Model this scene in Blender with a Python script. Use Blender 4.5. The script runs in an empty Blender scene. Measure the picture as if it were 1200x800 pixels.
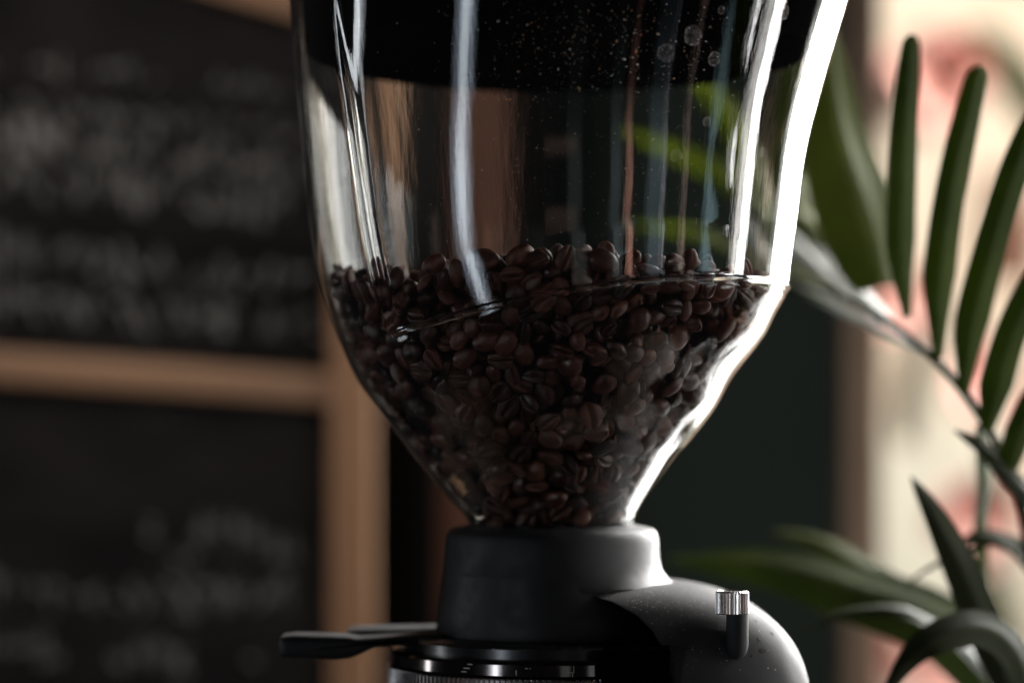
import bpy, bmesh, math, random
import numpy as np
from mathutils import Vector, Matrix, Euler, noise

random.seed(7)
rng = np.random.default_rng(7)
sc = bpy.context.scene
COL = sc.collection
R = math.radians

# ------------------------------------------------------------------ camera, world, lights, exposure
D = 0.93                      # camera to hopper axis, metres
F = 2833.0                    # focal length in photograph pixels (85 mm on 36 mm)
U = D / F                     # metres per photograph pixel at the hopper axis

cam_d = bpy.data.cameras.new('camera')
cam = bpy.data.objects.new('camera', cam_d)
COL.objects.link(cam)
cam.location = (0, -D, 0)
cam.rotation_euler = (R(90), 0, 0)
cam_d.lens = 85
cam_d.sensor_width = 36
cam_d.shift_y = 100 / 1200
cam_d.clip_start = 0.02
cam_d.clip_end = 60
cam_d.dof.use_dof = True
cam_d.dof.focus_distance = 0.862
cam_d.dof.aperture_fstop = 3.5
sc.camera = cam

world = bpy.data.worlds.new('World')
sc.world = world
world.use_nodes = True
bg = world.node_tree.nodes['Background']
bg.inputs[0].default_value = (0.95, 0.9, 1.0, 1)
bg.inputs[1].default_value = 0.010

def area(name, loc, target, sx, sy, power, col, spread=180):
    l = bpy.data.lights.new(name, 'AREA')
    l.shape = 'RECTANGLE'; l.size = sx; l.size_y = sy
    l.energy = power; l.color = col; l.spread = R(spread)
    o = bpy.data.objects.new(name, l)
    COL.objects.link(o)
    o.location = loc
    d = Vector(target) - Vector(loc)
    o.rotation_euler = d.to_track_quat('-Z', 'Y').to_euler()
    return o

# the big window to the right and behind, out of frame
WCOL = (1.0, 0.985, 0.97)
area('window_light', (0.60, 0.86, 0.36), (0.0, 0.0, 0.12), 0.34, 0.72, 18, WCOL, 105)
area('window_light', (0.82, 0.66, 0.36), (0.0, 0.0, 0.12), 0.20, 0.72, 13, WCOL, 105)
area('window_light', (0.66, 0.82, -0.36), (0.0, 0.0, -0.1), 0.42, 0.60, 1.7, WCOL, 105)
area('window_light', (1.00, 0.08, 0.16), (0.0, 0.0, 0.0), 0.10, 1.2, 4.0, WCOL, 110)
area('window_light', (1.02, -0.12, 0.16), (0.0, 0.0, 0.0), 0.035, 1.2, 0.8, WCOL, 110)
# unseen strip lights added on the right for vertical streaks in the glass
for az, w_, p_, c_ in ((32, .055, .16, (1, .50, .38)), (26, .10, .05, (.7, .85, .9)), (45, .16, .13, (.6, .78, .9)), (49, .02, .06, (.9, .92, 1)), (60, .035, .07, (1, .72, .62)), (76, .17, .34, (.55, .82, .9)), (81, .02, .14, (.9, .95, 1)), (92, .05, .6, (1, .95, .9)), (98, .02, .4, (1, .97, .95)), (8, .14, .035, (.75, .85, .8))):
    area('glass_streak_fill', (.015 + 2.3 * math.sin(R(az)), -2.3 * math.cos(R(az)), .1), (.015, 0, .08), w_ * 1.9, 2.6, p_ * 0.62, c_, 40)
# narrow doorway far behind the camera on the left: the tall streak on the glass
area('doorway_light', (-1.50, -1.80, -0.05), (0, 0, 0.05), 0.16, 1.9, 0.30, (0.86, 0.93, 1.0), 40)
area('doorway_light', (-1.53, -1.83, -0.03), (0, 0, 0.05), 0.38, 2.0, 0.26, (0.72, 0.84, 1.0), 40)
# a smaller slit of window on the left of the room
area('side_window_light', (-1.1, 0.10, 0.0), (0, 0, 0.0), 0.08, 0.5, 1.2, (0.9, 0.95, 1.0))
# warm fill added behind the camera for the reflected patch on the ring
area('ring_patch_fill', (0.10, -2.2, -0.29), (0, 0, -0.1), 0.55, 0.10, 0.028, (1.0, 0.62, 0.50))
# unseen fill light aimed at the boards and wooden frame
area('board_fill', (-0.42, 0.22, 0.85), (-0.28, 0.8, -0.02), 0.4, 0.3, 1.7, (1.0, 0.88, 0.78), 75)
# daylight on the sunlit wall seen past the opening
area('outside_light', (1.9, 1.9, 1.3), (0.8, 3.2, -0.2), 1.2, 1.2, 112, (1.0, 0.945, 0.87))

sc.view_settings.view_transform = 'Standard'
sc.view_settings.look = 'None'
sc.view_settings.gamma = 1
sc.view_settings.exposure = 0
sc.view_settings.use_curve_mapping = False
sc.render.engine = 'CYCLES'
cy = sc.cycles
cy.use_denoising = True
cy.caustics_refractive = True
cy.caustics_reflective = True
cy.max_bounces = 14
cy.transmission_bounces = 12
cy.transparent_max_bounces = 12
cy.glossy_bounces = 6
cy.diffuse_bounces = 3
cy.sample_clamp_indirect = 4.0
cy.blur_glossy = 0.3

# ------------------------------------------------------------------ helpers
def at(px, py, Y=0.0):
    """a point of the photograph put at depth Y behind the hopper axis"""
    s = (Y + D) / F
    return Vector(((px - 600) * s, Y, (500 - py) * s))

def link(name, me, mat=None, parent=None):
    o = bpy.data.objects.new(name, me)
    COL.objects.link(o)
    if mat is not None and not me.materials:
        me.materials.append(mat)
    if parent is not None:
        o.parent = parent
        o.matrix_parent_inverse = Matrix.Identity(4)
        o.location = -parent.location if False else (0, 0, 0)
    return o

def to_mesh(name, bm, smooth=True, angle=35):
    me = bpy.data.meshes.new(name)
    bm.to_mesh(me); bm.free()
    if smooth:
        me.polygons.foreach_set('use_smooth', [True] * len(me.polygons))
        me.set_sharp_from_angle(angle=R(angle))
    return me

def empty(name, loc=(0, 0, 0)):
    o = bpy.data.objects.new(name, None)
    o.empty_display_size = 0.02
    COL.objects.link(o)
    o.location = loc
    return o

def tag(o, label=None, cat=None, group=None, kind=None):
    if label: o['label'] = label
    if cat: o['category'] = cat
    if group: o['group'] = group
    if kind: o['kind'] = kind
    return o

def recalc(bm):
    bmesh.ops.recalc_face_normals(bm, faces=bm.faces)

def lathe(bm, prof, cx=0, cyy=0, n=96, closed=False):
    rings = []
    for (r, z) in prof:
        rings.append([bm.verts.new((cx + r * math.cos(2 * math.pi * i / n), cyy + r * math.sin(2 * math.pi * i / n), z)) for i in range(n)])
    m = len(rings)
    for k in range(m if closed else m - 1):
        a, b = rings[k], rings[(k + 1) % m]
        for i in range(n):
            j = (i + 1) % n
            bm.faces.new((a[i], a[j], b[j], b[i]))
    return rings

def cap(bm, ring):
    bm.faces.new(ring)

def box(bm, x0, x1, y0, y1, z0, z1, bevel=0.0, seg=2):
    v = [bm.verts.new((x, y, z)) for x in (x0, x1) for y in (y0, y1) for z in (z0, z1)]
    fs = [(0, 1, 3, 2), (4, 6, 7, 5), (0, 4, 5, 1), (2, 3, 7, 6), (0, 2, 6, 4), (1, 5, 7, 3)]
    faces = [bm.faces.new([v[i] for i in f]) for f in fs]
    if bevel > 0:
        es = list({e for f in faces for e in f.edges})
        bmesh.ops.bevel(bm, geom=es, offset=bevel, segments=seg, profile=0.5, affect='EDGES')

def prism(bm, pts, y0, y1, bevel=0.0, seg=3):
    """pts: (x,z) outline, extruded along y"""
    a = [bm.verts.new((x, y0, z)) for x, z in pts]
    b = [bm.verts.new((x, y1, z)) for x, z in pts]
    f1 = bm.faces.new(a); f2 = bm.faces.new(b[::-1])
    n = len(pts)
    for i in range(n):
        j = (i + 1) % n
        bm.faces.new((a[j], a[i], b[i], b[j]))
    recalc(bm)
    if bevel > 0:
        es = list(f1.edges) + list(f2.edges)
        bmesh.ops.bevel(bm, geom=es, offset=bevel, segments=seg, profile=0.5, affect='EDGES')

def interp(x, xs, ys):
    """smooth monotone-ish interpolation (Catmull-Rom through the points)"""
    if x <= xs[0]: return ys[0]
    if x >= xs[-1]: return ys[-1]
    k = 0
    while x > xs[k + 1]: k += 1
    h = xs[k + 1] - xs[k]
    t = (x - xs[k]) / h
    def sl(i):
        if i == 0: return (ys[1] - ys[0]) / (xs[1] - xs[0])
        if i == len(xs) - 1: return (ys[-1] - ys[-2]) / (xs[-1] - xs[-2])
        return (ys[i + 1] - ys[i - 1]) / (xs[i + 1] - xs[i - 1])
    m0, m1 = sl(k) * h, sl(k + 1) * h
    return ((2*t**3 - 3*t**2 + 1) * ys[k] + (t**3 - 2*t**2 + t) * m0 + (-2*t**3 + 3*t**2) * ys[k + 1] + (t**3 - t**2) * m1)

# ------------------------------------------------------------------ materials
def mat_new(name):
    m = bpy.data.materials.new(name)
    m.use_nodes = True
    nt = m.node_tree
    return m, nt, nt.nodes['Principled BSDF']

def nd(nt, typ, **kw):
    n = nt.nodes.new(typ)
    for k, v in kw.items():
        setattr(n, k, v)
    return n

def coord(nt, scale=(1, 1, 1), kind='Object'):
    tc = nd(nt, 'ShaderNodeTexCoord')
    mp = nd(nt, 'ShaderNodeMapping')
    mp.inputs['Scale'].default_value = scale
    nt.links.new(tc.outputs[kind], mp.inputs['Vector'])
    return mp.outputs[0]

def noise_tex(nt, vec, scale, detail=4, rough=0.55):
    n = nd(nt, 'ShaderNodeTexNoise')
    n.inputs['Scale'].default_value = scale
    n.inputs['Detail'].default_value = detail
    n.inputs['Roughness'].default_value = rough
    nt.links.new(vec, n.inputs['Vector'])
    return n.outputs['Fac']

def ramp(nt, fac, stops):
    r = nd(nt, 'ShaderNodeValToRGB')
    els = r.color_ramp.elements
    els[0].position, els[0].color = stops[0][0], (*stops[0][1], 1)
    els[1].position, els[1].color = stops[-1][0], (*stops[-1][1], 1)
    for p, c in stops[1:-1]:
        e = els.new(p); e.color = (*c, 1)
    nt.links.new(fac, r.inputs[0])
    return r.outputs[0]

def bump(nt, b, height, strength, dist):
    n = nd(nt, 'ShaderNodeBump')
    n.inputs['Strength'].default_value = strength
    n.inputs['Distance'].default_value = dist
    nt.links.new(height, n.inputs['Height'])
    nt.links.new(n.outputs[0], b.inputs['Normal'])
    return n

def g(v): return (v, v, v)

def simple(name, c0, c1, scale=(1, 1, 1), nscale=20, rough=0.6, rough2=None, metallic=0.0, bstr=0.0, bdist=0.001, detail=5, spec=None):
    m, nt, b = mat_new(name)
    vec = coord(nt, scale)
    f = noise_tex(nt, vec, nscale, detail)
    nt.links.new(ramp(nt, f, [(0.3, c0), (0.7, c1)]), b.inputs['Base Color'])
    b.inputs['Metallic'].default_value = metallic
    if rough2 is None:
        b.inputs['Roughness'].default_value = rough
    else:
        f2 = noise_tex(nt, vec, nscale * 1.7, 5)
        nt.links.new(ramp(nt, f2, [(0.3, g(rough)), (0.7, g(rough2))]), b.inputs['Roughness'])
    if spec is not None: b.inputs['Specular IOR Level'].default_value = spec
    if bstr > 0:
        bump(nt, b, f, bstr, bdist)
    return m

# hopper glass: true refraction, slight vertical moulding streaks, smudges
def glass_material():
    m, nt, b = mat_new('clear_hopper_glass')
    b.inputs['Base Color'].default_value = (0.97, 0.985, 0.98, 1)
    b.inputs['Transmission Weight'].default_value = 1.0
    b.inputs['IOR'].default_value = 1.49
    vec = coord(nt, (1, 1, 0.045))
    streak = noise_tex(nt, vec, 260, 4, 0.6)
    vec2 = coord(nt, (1, 1, 0.6))
    smudge = noise_tex(nt, vec2, 45, 6, 0.7)
    nt.links.new(ramp(nt, smudge, [(0.5, g(0.0)), (0.8, g(0.055))]), b.inputs['Roughness'])
    bump(nt, b, streak, 0.16, 0.0002)
    return m
M = {}
M['glass'] = glass_material()
M['black_plastic'] = simple('black_powder_coat', g(0.006), g(0.011), nscale=90, rough=0.45, rough2=0.62, bstr=0.25, bdist=0.0004, spec=0.35)
M['collar_plastic'] = simple('matte_black_rubber_collar', g(0.006), g(0.011), nscale=60, rough=0.5, rough2=0.68, bstr=0.1, bdist=0.0002, spec=0.35)
M['gloss_black'] = simple('gloss_black_plastic', g(0.006), g(0.010), nscale=50, rough=0.18, rough2=0.3, spec=0.5)
M['lid'] = simple('black_lid_plastic', g(0.0012), g(0.002), nscale=50, rough=0.9, spec=0.0)
M['dark_metal'] = simple('dark_polished_metal', (0.15, 0.13, 0.125), (0.19, 0.17, 0.16), nscale=70, rough=0.07, rough2=0.13, metallic=1.0)
M['silver'] = simple('turned_silver_metal', (0.55, 0.52, 0.5), (0.72, 0.68, 0.66), nscale=160, rough=0.22, rough2=0.4, metallic=1.0, bstr=0.15, bdist=0.0002)
M['band'] = simple('worn_knurled_metal', (0.14, 0.13, 0.125), (0.22, 0.20, 0.195), nscale=160, rough=0.25, rough2=0.4, metallic=1.0)
M['mark'] = simple('pale_engraved_paint', g(0.35), g(0.5), nscale=200, rough=0.5)
M['chalk'] = simple('smeared_chalk', g(0.06), g(0.15), nscale=50, rough=0.95)
M['slate'] = simple('chalkboard_black', (0.004, 0.0036, 0.0038), (0.012, 0.0108, 0.0108), scale=(1, 1, 2.0), nscale=9, rough=0.9, bstr=0.1, spec=0.05)
M['dark_wall'] = simple('black_painted_wall', g(0.006), g(0.010), nscale=5, rough=0.8)
M['green_wall'] = simple('dark_green_paint', (0.032, 0.050, 0.043), (0.046, 0.066, 0.058), nscale=3, rough=0.75, spec=0.2)
M['counter'] = simple('dark_counter_wood', (0.02, 0.014, 0.01), (0.04, 0.028, 0.02), scale=(1, 8, 8), nscale=12, rough=0.5)
M['pot'] = simple('grey_clay_pot', g(0.12), g(0.2), nscale=20, rough=0.7, bstr=0.2)
M['soil'] = simple('dark_soil', (0.01, 0.007, 0.005), (0.03, 0.02, 0.014), nscale=90, rough=0.95, bstr=0.6, bdist=0.003)

def wood(name, c0, c1, sc_=(9, 9, 1)):
    m, nt, b = mat_new(name)
    vec = coord(nt, sc_)
    f = noise_tex(nt, vec, 9, 6, 0.65)
    nt.links.new(ramp(nt, f, [(0.25, c0), (0.75, c1)]), b.inputs['Base Color'])
    b.inputs['Roughness'].default_value = 0.55
    bump(nt, b, f, 0.3, 0.001)
    return m
M['wood'] = wood('light_brown_wood', (0.15, 0.078, 0.038), (0.23, 0.122, 0.062))
M['wood_h'] = wood('light_brown_wood_rail', (0.14, 0.078, 0.043), (0.22, 0.125, 0.070), (1, 9, 9))
M['wood_dark'] = wood('reddish_brown_wood', (0.12, 0.05, 0.03), (0.18, 0.08, 0.045))
M['trim'] = wood('tan_painted_frame', (0.58, 0.42, 0.30), (0.68, 0.50, 0.36))

def far_wall_material():
    m, nt, b = mat_new('sunlit_cream_wall')
    vec = coord(nt, (1, 1, 1))
    f = noise_tex(nt, vec, 1.6, 3, 0.5)
    nt.links.new(ramp(nt, f, [(0.30, (0.38, 0.27, 0.19)), (0.46, (0.66, 0.55, 0.43)), (0.62, (0.76, 0.74, 0.62))]), b.inputs['Base Color'])
    b.inputs['Roughness'].default_value = 0.9
    bump(nt, b, noise_tex(nt, vec, 60, 5), 0.3, 0.003)
    return m
M['far_wall'] = far_wall_material()

def bean_material():
    m, nt, b = mat_new('roasted_coffee_bean')
    vec = coord(nt, (1, 1, 1))
    f = noise_tex(nt, vec, 420, 4, 0.6)
    base = ramp(nt, f, [(0.3, (0.040, 0.012, 0.0065)), (0.7, (0.110, 0.036, 0.018))])
    oi = nd(nt, 'ShaderNodeObjectInfo')
    geo = nd(nt, 'ShaderNodeNewGeometry')
    add = nd(nt, 'ShaderNodeMath', operation='ADD')
    nt.links.new(oi.outputs['Random'], add.inputs[0]); nt.links.new(geo.outputs['Random Per Island'], add.inputs[1])
    fr = nd(nt, 'ShaderNodeMath', operation='FRACT'); nt.links.new(add.outputs[0], fr.inputs[0])
    mr = nd(nt, 'ShaderNodeMapRange'); mr.inputs['To Min'].default_value = 0.4; mr.inputs['To Max'].default_value = 1.95
    nt.links.new(fr.outputs[0], mr.inputs['Value'])
    hs = nd(nt, 'ShaderNodeHueSaturation'); nt.links.new(base, hs.inputs['Color']); nt.links.new(mr.outputs[0], hs.inputs['Value'])
    nt.links.new(hs.outputs[0], b.inputs['Base Color'])
    f2 = noise_tex(nt, vec, 900, 3, 0.6)
    nt.links.new(ramp(nt, f2, [(0.3, g(0.34)), (0.7, g(0.55))]), b.inputs['Roughness'])
    bump(nt, b, f2, 0.35, 0.0003)
    return m
M['bean'] = bean_material()
M['groove'] = M['bean']

def leaf_material(name, c0, c1, trans=0.35):
    m, nt, b = mat_new(name)
    vec = coord(nt, (1, 1, 1), 'UV')
    wv = nd(nt, 'ShaderNodeTexWave'); wv.bands_direction = 'X'
    wv.inputs['Scale'].default_value = 5.0; wv.inputs['Distortion'].default_value = 0.4
    nt.links.new(vec, wv.inputs['Vector'])
    vo = coord(nt, (1, 1, 1))
    f = noise_tex(nt, vo, 25, 4)
    col = ramp(nt, f, [(0.3, c0), (0.7, c1)])
    nt.links.new(col, b.inputs['Base Color'])
    b.inputs['Roughness'].default_value = 0.58
    b.inputs['Specular IOR Level'].default_value = 0.12
    bump(nt, b, wv.outputs['Fac'], 0.3, 0.0006)
    tr = nd(nt, 'ShaderNodeBsdfTranslucent')
    hs = nd(nt, 'ShaderNodeHueSaturation'); hs.inputs['Saturation'].default_value = 1.15; hs.inputs['Value'].default_value = 1.5
    nt.links.new(col, hs.inputs['Color']); nt.links.new(hs.outputs[0], tr.inputs['Color'])
    mx = nd(nt, 'ShaderNodeMixShader'); mx.inputs[0].default_value = trans
    out = nt.nodes['Material Output']
    nt.links.new(b.outputs[0], mx.inputs[1]); nt.links.new(tr.outputs[0], mx.inputs[2]); nt.links.new(mx.outputs[0], out.inputs['Surface'])
    return m
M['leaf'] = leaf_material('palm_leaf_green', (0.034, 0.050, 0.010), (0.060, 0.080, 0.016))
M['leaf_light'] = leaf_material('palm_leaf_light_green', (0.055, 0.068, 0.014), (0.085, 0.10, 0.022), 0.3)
M['leaf_shaded'] = leaf_material('palm_leaf_green_shaded', (0.016, 0.021, 0.008), (0.034, 0.042, 0.014), 0.2)  # darker copy of the leaf green, shade put into the colour
M['leaf_lit'] = leaf_material('palm_leaf_green_lit', (0.085, 0.10, 0.020), (0.13, 0.15, 0.032), 0.5)  # lighter copy of the leaf green, light from behind put into the colour
M['stem'] = simple('palm_stem', (0.022, 0.026, 0.010), (0.04, 0.045, 0.018), nscale=40, rough=0.75, spec=0.1)
M['petal'] = simple('pink_petal', (0.93, 0.47, 0.41), (0.95, 0.57, 0.50), nscale=10, rough=0.8)

# ------------------------------------------------------------------ background: wall, boards, frame, opening, far wall
def quad_prism(bm, corners, y, t):
    """corners: photo pixels (4, clockwise) at depth y; thickness t towards +y"""
    pts = [at(px, py, y) for px, py in corners]
    a = [bm.verts.new(p) for p in pts]
    b = [bm.verts.new((p.x, p.y + t, p.z)) for p in pts]
    bm.faces.new(a); bm.faces.new(b[::-1])
    for i in range(4):
        j = (i + 1) % 4
        bm.faces.new((a[i], b[i], b[j], a[j]))
    recalc(bm)

bm = bmesh.new(); quad_prism(bm, [(-900, -700), (640, -700), (640, 1700), (-900, 1700)], 1.02, 0.05)
tag(link('back_wall', to_mesh('back_wall', bm, False), M['dark_wall']), kind='structure')

YB = 0.77
frame = empty('board_rack', at(410, 1700, YB))
tag(frame, 'light brown wooden rack of posts and rails holding the two chalkboards', 'rack')
def framed(name, corners, y, t, mat, parent, bevel=0.002):
    bm = bmesh.new()
    quad_prism(bm, corners, y, t)
    bmesh.ops.bevel(bm, geom=list(bm.edges), offset=bevel, segments=2, profile=0.5, affect='EDGES')
    bmesh.ops.translate(bm, verts=bm.verts, vec=-parent.location)
    return link(name, to_mesh(name, bm), mat, parent)
framed('post', [(388, -300), (437, -300), (437, 1700), (384, 1700)], YB, 0.03, M['wood'], frame)
framed('crossbar', [(-700, 359), (387, 438), (387, 474), (-700, 400)], YB + 0.003, 0.026, M['wood_h'], frame)
framed('top_rail', [(-700, -500), (378, -60), (378, 31), (-700, -280)], YB + 0.003, 0.026, M['wood_h'], frame)

post2 = empty('wooden_post', at(548, 1700, 0.95))
tag(post2, 'dark reddish brown wooden post standing behind the left side of the grinder neck', 'post')
framed('upright', [(515, -300), (590, -300), (590, 1700), (512, 1700)], 0.93, 0.03, M['wood_dark'], post2)

def chalkboard(corners, rows, label):
    base = at((corners[2][0] + corners[3][0]) / 2, max(c[1] for c in corners), YB + 0.012)
    root = empty('chalkboard', base)
    tag(root, label, 'chalkboard')
    framed('slate', corners, YB + 0.012, 0.012, M['slate'], root, 0.001)
    bm = bmesh.new()
    rr = random.Random(int(abs(corners[0][1])) + 5)
    for (x0, x1, yy, slope, hh, wgt) in rows:
        x = x0
        while x < x1:
            w_ = rr.uniform(9, 26)
            if rr.random() < 0.16:
                x += rr.uniform(14, 40); continue
            # one hand-written letter-like loop of chalk strokes
            n = rr.randint(2, 4)
            px, py = x, yy + slope * (x - x0) + rr.uniform(-hh, hh) * .5
            for k in range(n):
                qx = x + rr.uniform(0, w_)
                qy = yy + slope * (x - x0) + rr.uniform(-hh, hh)
                a, b = at(px, py, YB + 0.0105), at(qx, qy, YB + 0.0105)
                d = (b - a)
                if d.length > 1e-4:
                    nn = Vector((-d.z, 0, d.x)).normalized() * (0.0006 + 0.0012 * wgt * rr.random())
                    v = [bm.verts.new(p) for p in (a - nn, b - nn, b + nn, a + nn)]
                    v2 = [bm.verts.new(p.co + Vector((0, 0.0009, 0))) for p in v]
                    bm.faces.new(v); bm.faces.new(v2[::-1])
                    for i in range(4):
                        j = (i + 1) % 4
                        bm.faces.new((v[i], v2[i], v2[j], v[j]))
                px, py = qx, qy
            x += w_
    recalc(bm)
    bmesh.ops.translate(bm, verts=bm.verts, vec=-root.location)
    o = link('chalk_writing', to_mesh('chalk_writing', bm, False), M['chalk'], root)
    o['kind'] = 'stuff'
    return root
chalkboard([(-700, -262), (376, 35), (382, 435), (-700, 357)],
           [(-120, 330, 60, .10, 16, .5), (-120, 350, 150, .09, 34, 1.3), (-60, 360, 205, .09, 30, 1.2), (-120, 370, 290, .08, 30, 1.2), (-100, 370, 345, .08, 26, 1.2), (-100, 345, 110, .1, 14, .3)],
           'upper black chalkboard covered in rows of blurred white chalk writing')
chalkboard([(-700, 403), (381, 477), (381, 1500), (-700, 1400)],
           [(170, 345, 615, .10, 26, .8), (-100, 330, 690, .02, 26, 1.1), (-80, 300, 762, .02, 24, 1.0), (180, 280, 655, .02, 12, .5)],
           'lower black chalkboard with a few faint chalk lines under the crossbar')

# dark green wall right of centre, its window frame and the sunlit wall beyond
YG = 1.15
bm = bmesh.new(); quad_prism(bm, [(575, -900), (985, -900), (985, 1900), (575, 1900)], YG, 0.06)
tag(link('green_wall', to_mesh('green_wall', bm, False), M['green_wall']), kind='structure')
bm = bmesh.new(); quad_prism(bm, [(984, -900), (1034, -900), (1034, 1900), (984, 1900)], YG + 0.012, 0.05)
bmesh.ops.bevel(bm, geom=list(bm.edges), offset=0.004, segments=2, profile=0.5, affect='EDGES')
tag(link('window_frame', to_mesh('window_frame', bm), M['trim']), kind='structure')
bm = bmesh.new(); box(bm, -1.5, 4.5, 3.2, 3.3, -2.5, 3.0)
tag(link('far_wall', to_mesh('far_wall', bm, False), M['far_wall']), kind='structure')
# ------------------------------------------------------------------ counter (below the frame) carrying grinder and plant
ZC = -0.385
bm = bmesh.new(); box(bm, -0.4, 0.46, -0.2, 0.34, ZC - 0.04, ZC, 0.004)
tag(link('counter_top', to_mesh('counter_top', bm), M['counter']), kind='structure')

# ------------------------------------------------------------------ hopper geometry (photograph pixels at the axis depth, scaled by U)
AX = 47.0                      # hopper axis, px right of centre
ZL = [-135, -115, -105, -88, -33, -17, 20, 57, 103, 130, 163, 200, 250, 350, 400, 490, 560]
RLft = [96, 97, 102, 118, 163, 175, 203, 229, 250, 260, 270, 279, 286, 295, 300, 306, 310]
RRgt = [95, 95, 99, 107, 146, 161, 189, 210, 245, 259, 276, 283, 286, 293, 298, 305, 310]
FH = [0, 77, 160, 240, 332, 420]
FV = [0, 10, 21, 41, 68, 92]

def r_bowl(th, z):
    """th: 0 = right (+x), pi/2 = towards the camera"""
    w = 0.5 + 0.5 * math.cos(th)
    return interp(z, ZL, RLft) * (1 - w) + interp(z, ZL, RRgt) * w

def th_left(z):
    """angle of the near-vertical crease on the left, measured from +x"""
    return math.pi / 2 + R(interp(z, [90, 210, 500], [46, 47.5, 54]))

def z_crease(u):
    """u: 0 at the right silhouette, 1 at the left crease"""
    return interp(u, [0, .25, .45, .60, .75, .90, 1.0], [161, 163, 160, 149, 132, 112, 101])

def bead(u, z, inset):
    d1 = z - z_crease(u)
    d2 = (1 - u) * 230 if z > 90 else 400
    g1 = math.exp(-(d1 / 4.5) ** 2); g2 = math.exp(-(d2 / 3.2) ** 2) * min(1, max(0, (z - 90) / 30))
    gg = max(g1, g2)
    if inset > 0:
        return inset + 1.0 * gg
    return inset - 2.3 * max(math.exp(-(d1 / 2.4) ** 2), g2)

def wall_point(u, z, inset=0.0):
    th = u * th_left(z)
    zc = z_crease(u)
    if z <= zc:
        r = r_bowl(th, z)
    else:
        r0 = r_bowl(u * th_left(zc), zc)
        fr = interp(z - zc, FH, FV)
        thl = th_left(z)
        fl = r_bowl(thl, z) - r_bowl(th_left(z_crease(1)), z_crease(1))
        w = u ** 3
        h = min(1, (z - zc) / 60)
        r = r0 + fr * (1 - w) + fl * w - 9 * math.sin(math.pi * u) ** 1.0 * h * (0.3 + .7 * u)
    return th, r - bead(u, z, inset)

def side_point(v, z, inset=0.0):
    """v 0..1 from the left crease round the left side to its mirror image"""
    thl = th_left(z)
    th = thl + v * (2 * math.pi - 2 * thl)
    dd = min(v, 1 - v) * 380
    g2 = math.exp(-(dd / 3.2) ** 2) * min(1, max(0, (z - 90) / 30))
    return th, r_bowl(th, z) - (inset + 1.0 * g2 if inset > 0 else inset - 2.3 * g2)

def hopper_section(z, inset, nf=64, ns=40):
    pts = []
    for i in range(nf):
        pts.append(wall_point(i / nf, z, inset))
    for i in range(ns):
        pts.append(side_point(i / ns, z, inset))
    for i in range(nf):
        th, r = wall_point(1 - i / nf, z, inset)
        pts.append((-th, r))
    return [(AX + r * math.cos(t), -r * math.sin(t)) for t, r in pts]

def hopper_columns():
    nf, ns = 84, 56
    e = lambda t: 1 - (1 - t) ** 1.7
    def e2(t): return 0.5 * (2 * t) ** 1.7 if t < .5 else 1 - 0.5 * (2 - 2 * t) ** 1.7
    return [('w', e(i / nf), 1) for i in range(nf)] + [('s', e2(i / ns), 1) for i in range(ns)] + [('w', e(1 - i / nf), -1) for i in range(nf)]

def hopper_shell(bm, inset, z_lo, z_hi, n_lo=64, n_hi=70):
    """rows follow the crease: each column is split at its own crease height"""
    cols = hopper_columns()
    rows = []
    for k in range(n_lo + n_hi + 1):
        row = []
        for (kind, p, s) in cols:
            u = p if kind == 'w' else 1.0
            zc = z_crease(u)
            if k <= n_lo:
                z = z_lo + (zc - z_lo) * (1 - (1 - k / n_lo) ** 2)
            else:
                z = zc + (z_hi - zc) * ((k - n_lo) / n_hi) ** 2
            th, r = wall_point(p, z, inset) if kind == 'w' else side_point(p, z, inset)
            th *= s
            row.append(bm.verts.new(((AX + r * math.cos(th)) * U, -r * math.sin(th) * U, z * U)))
        rows.append(row)
    n = len(cols)
    for a, b in zip(rows, rows[1:]):
        for i in range(n):
            j = (i + 1) % n
            bm.faces.new((a[i], a[j], b[j], b[i]))
    return rows

hopper = empty('bean_hopper', (AX * U, 0, -120 * U))
tag(hopper, 'clear glass hopper part filled with coffee beans on top of the black grinder', 'hopper')
WALL = 10
bm = bmesh.new()
Zlo, Zhi = -128, 545
outer = hopper_shell(bm, 0, Zlo, Zhi)
inner = hopper_shell(bm, WALL, Zlo, Zhi)
n = len(outer[0])
for i in range(n):
    j = (i + 1) % n
    bm.faces.new((outer[-1][i], outer[-1][j], inner[-1][j], inner[-1][i]))
    bm.faces.new((outer[0][j], outer[0][i], inner[0][i], inner[0][j]))
recalc(bm)
bmesh.ops.translate(bm, verts=bm.verts, vec=-hopper.location)
me = to_mesh('bowl', bm, True, 11)
link('bowl', me, M['glass'], hopper)

# black lid plugged into the mouth of the hopper
lid = empty('hopper_lid', (AX * U, 0, 434 * U))
tag(lid, 'black round lid closing the top of the clear hopper', 'lid')
bm = bmesh.new()
def sec_ring(z, inset, zz=None):
    return [bm.verts.new((x * U, y * U, (z if zz is None else zz) * U)) for x, y in hopper_section(z, inset)]
rings = [sec_ring(432, 100, 446), sec_ring(432, 60, 440), sec_ring(432, 22, 432), sec_ring(432, 14, 435), sec_ring(520, 14), sec_ring(545, 13)]
for a, b in zip(rings, rings[1:]):
    for i in range(len(a)):
        j = (i + 1) % len(a)
        bm.faces.new((a[i], a[j], b[j], b[i]))
cap(bm, rings[0])
recalc(bm)
bmesh.ops.translate(bm, verts=bm.verts, vec=-lid.location)
link('plug', to_mesh('plug', bm), M['lid'], lid)
bm = bmesh.new()
rings = [sec_ring(545, -8, 547), sec_ring(545, -12, 552), sec_ring(545, -8, 575), sec_ring(545, 5, 580)]
for a, b in zip(rings, rings[1:]):
    for i in range(len(a)):
        j = (i + 1) % len(a)
        bm.faces.new((a[i], a[j], b[j], b[i]))
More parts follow.
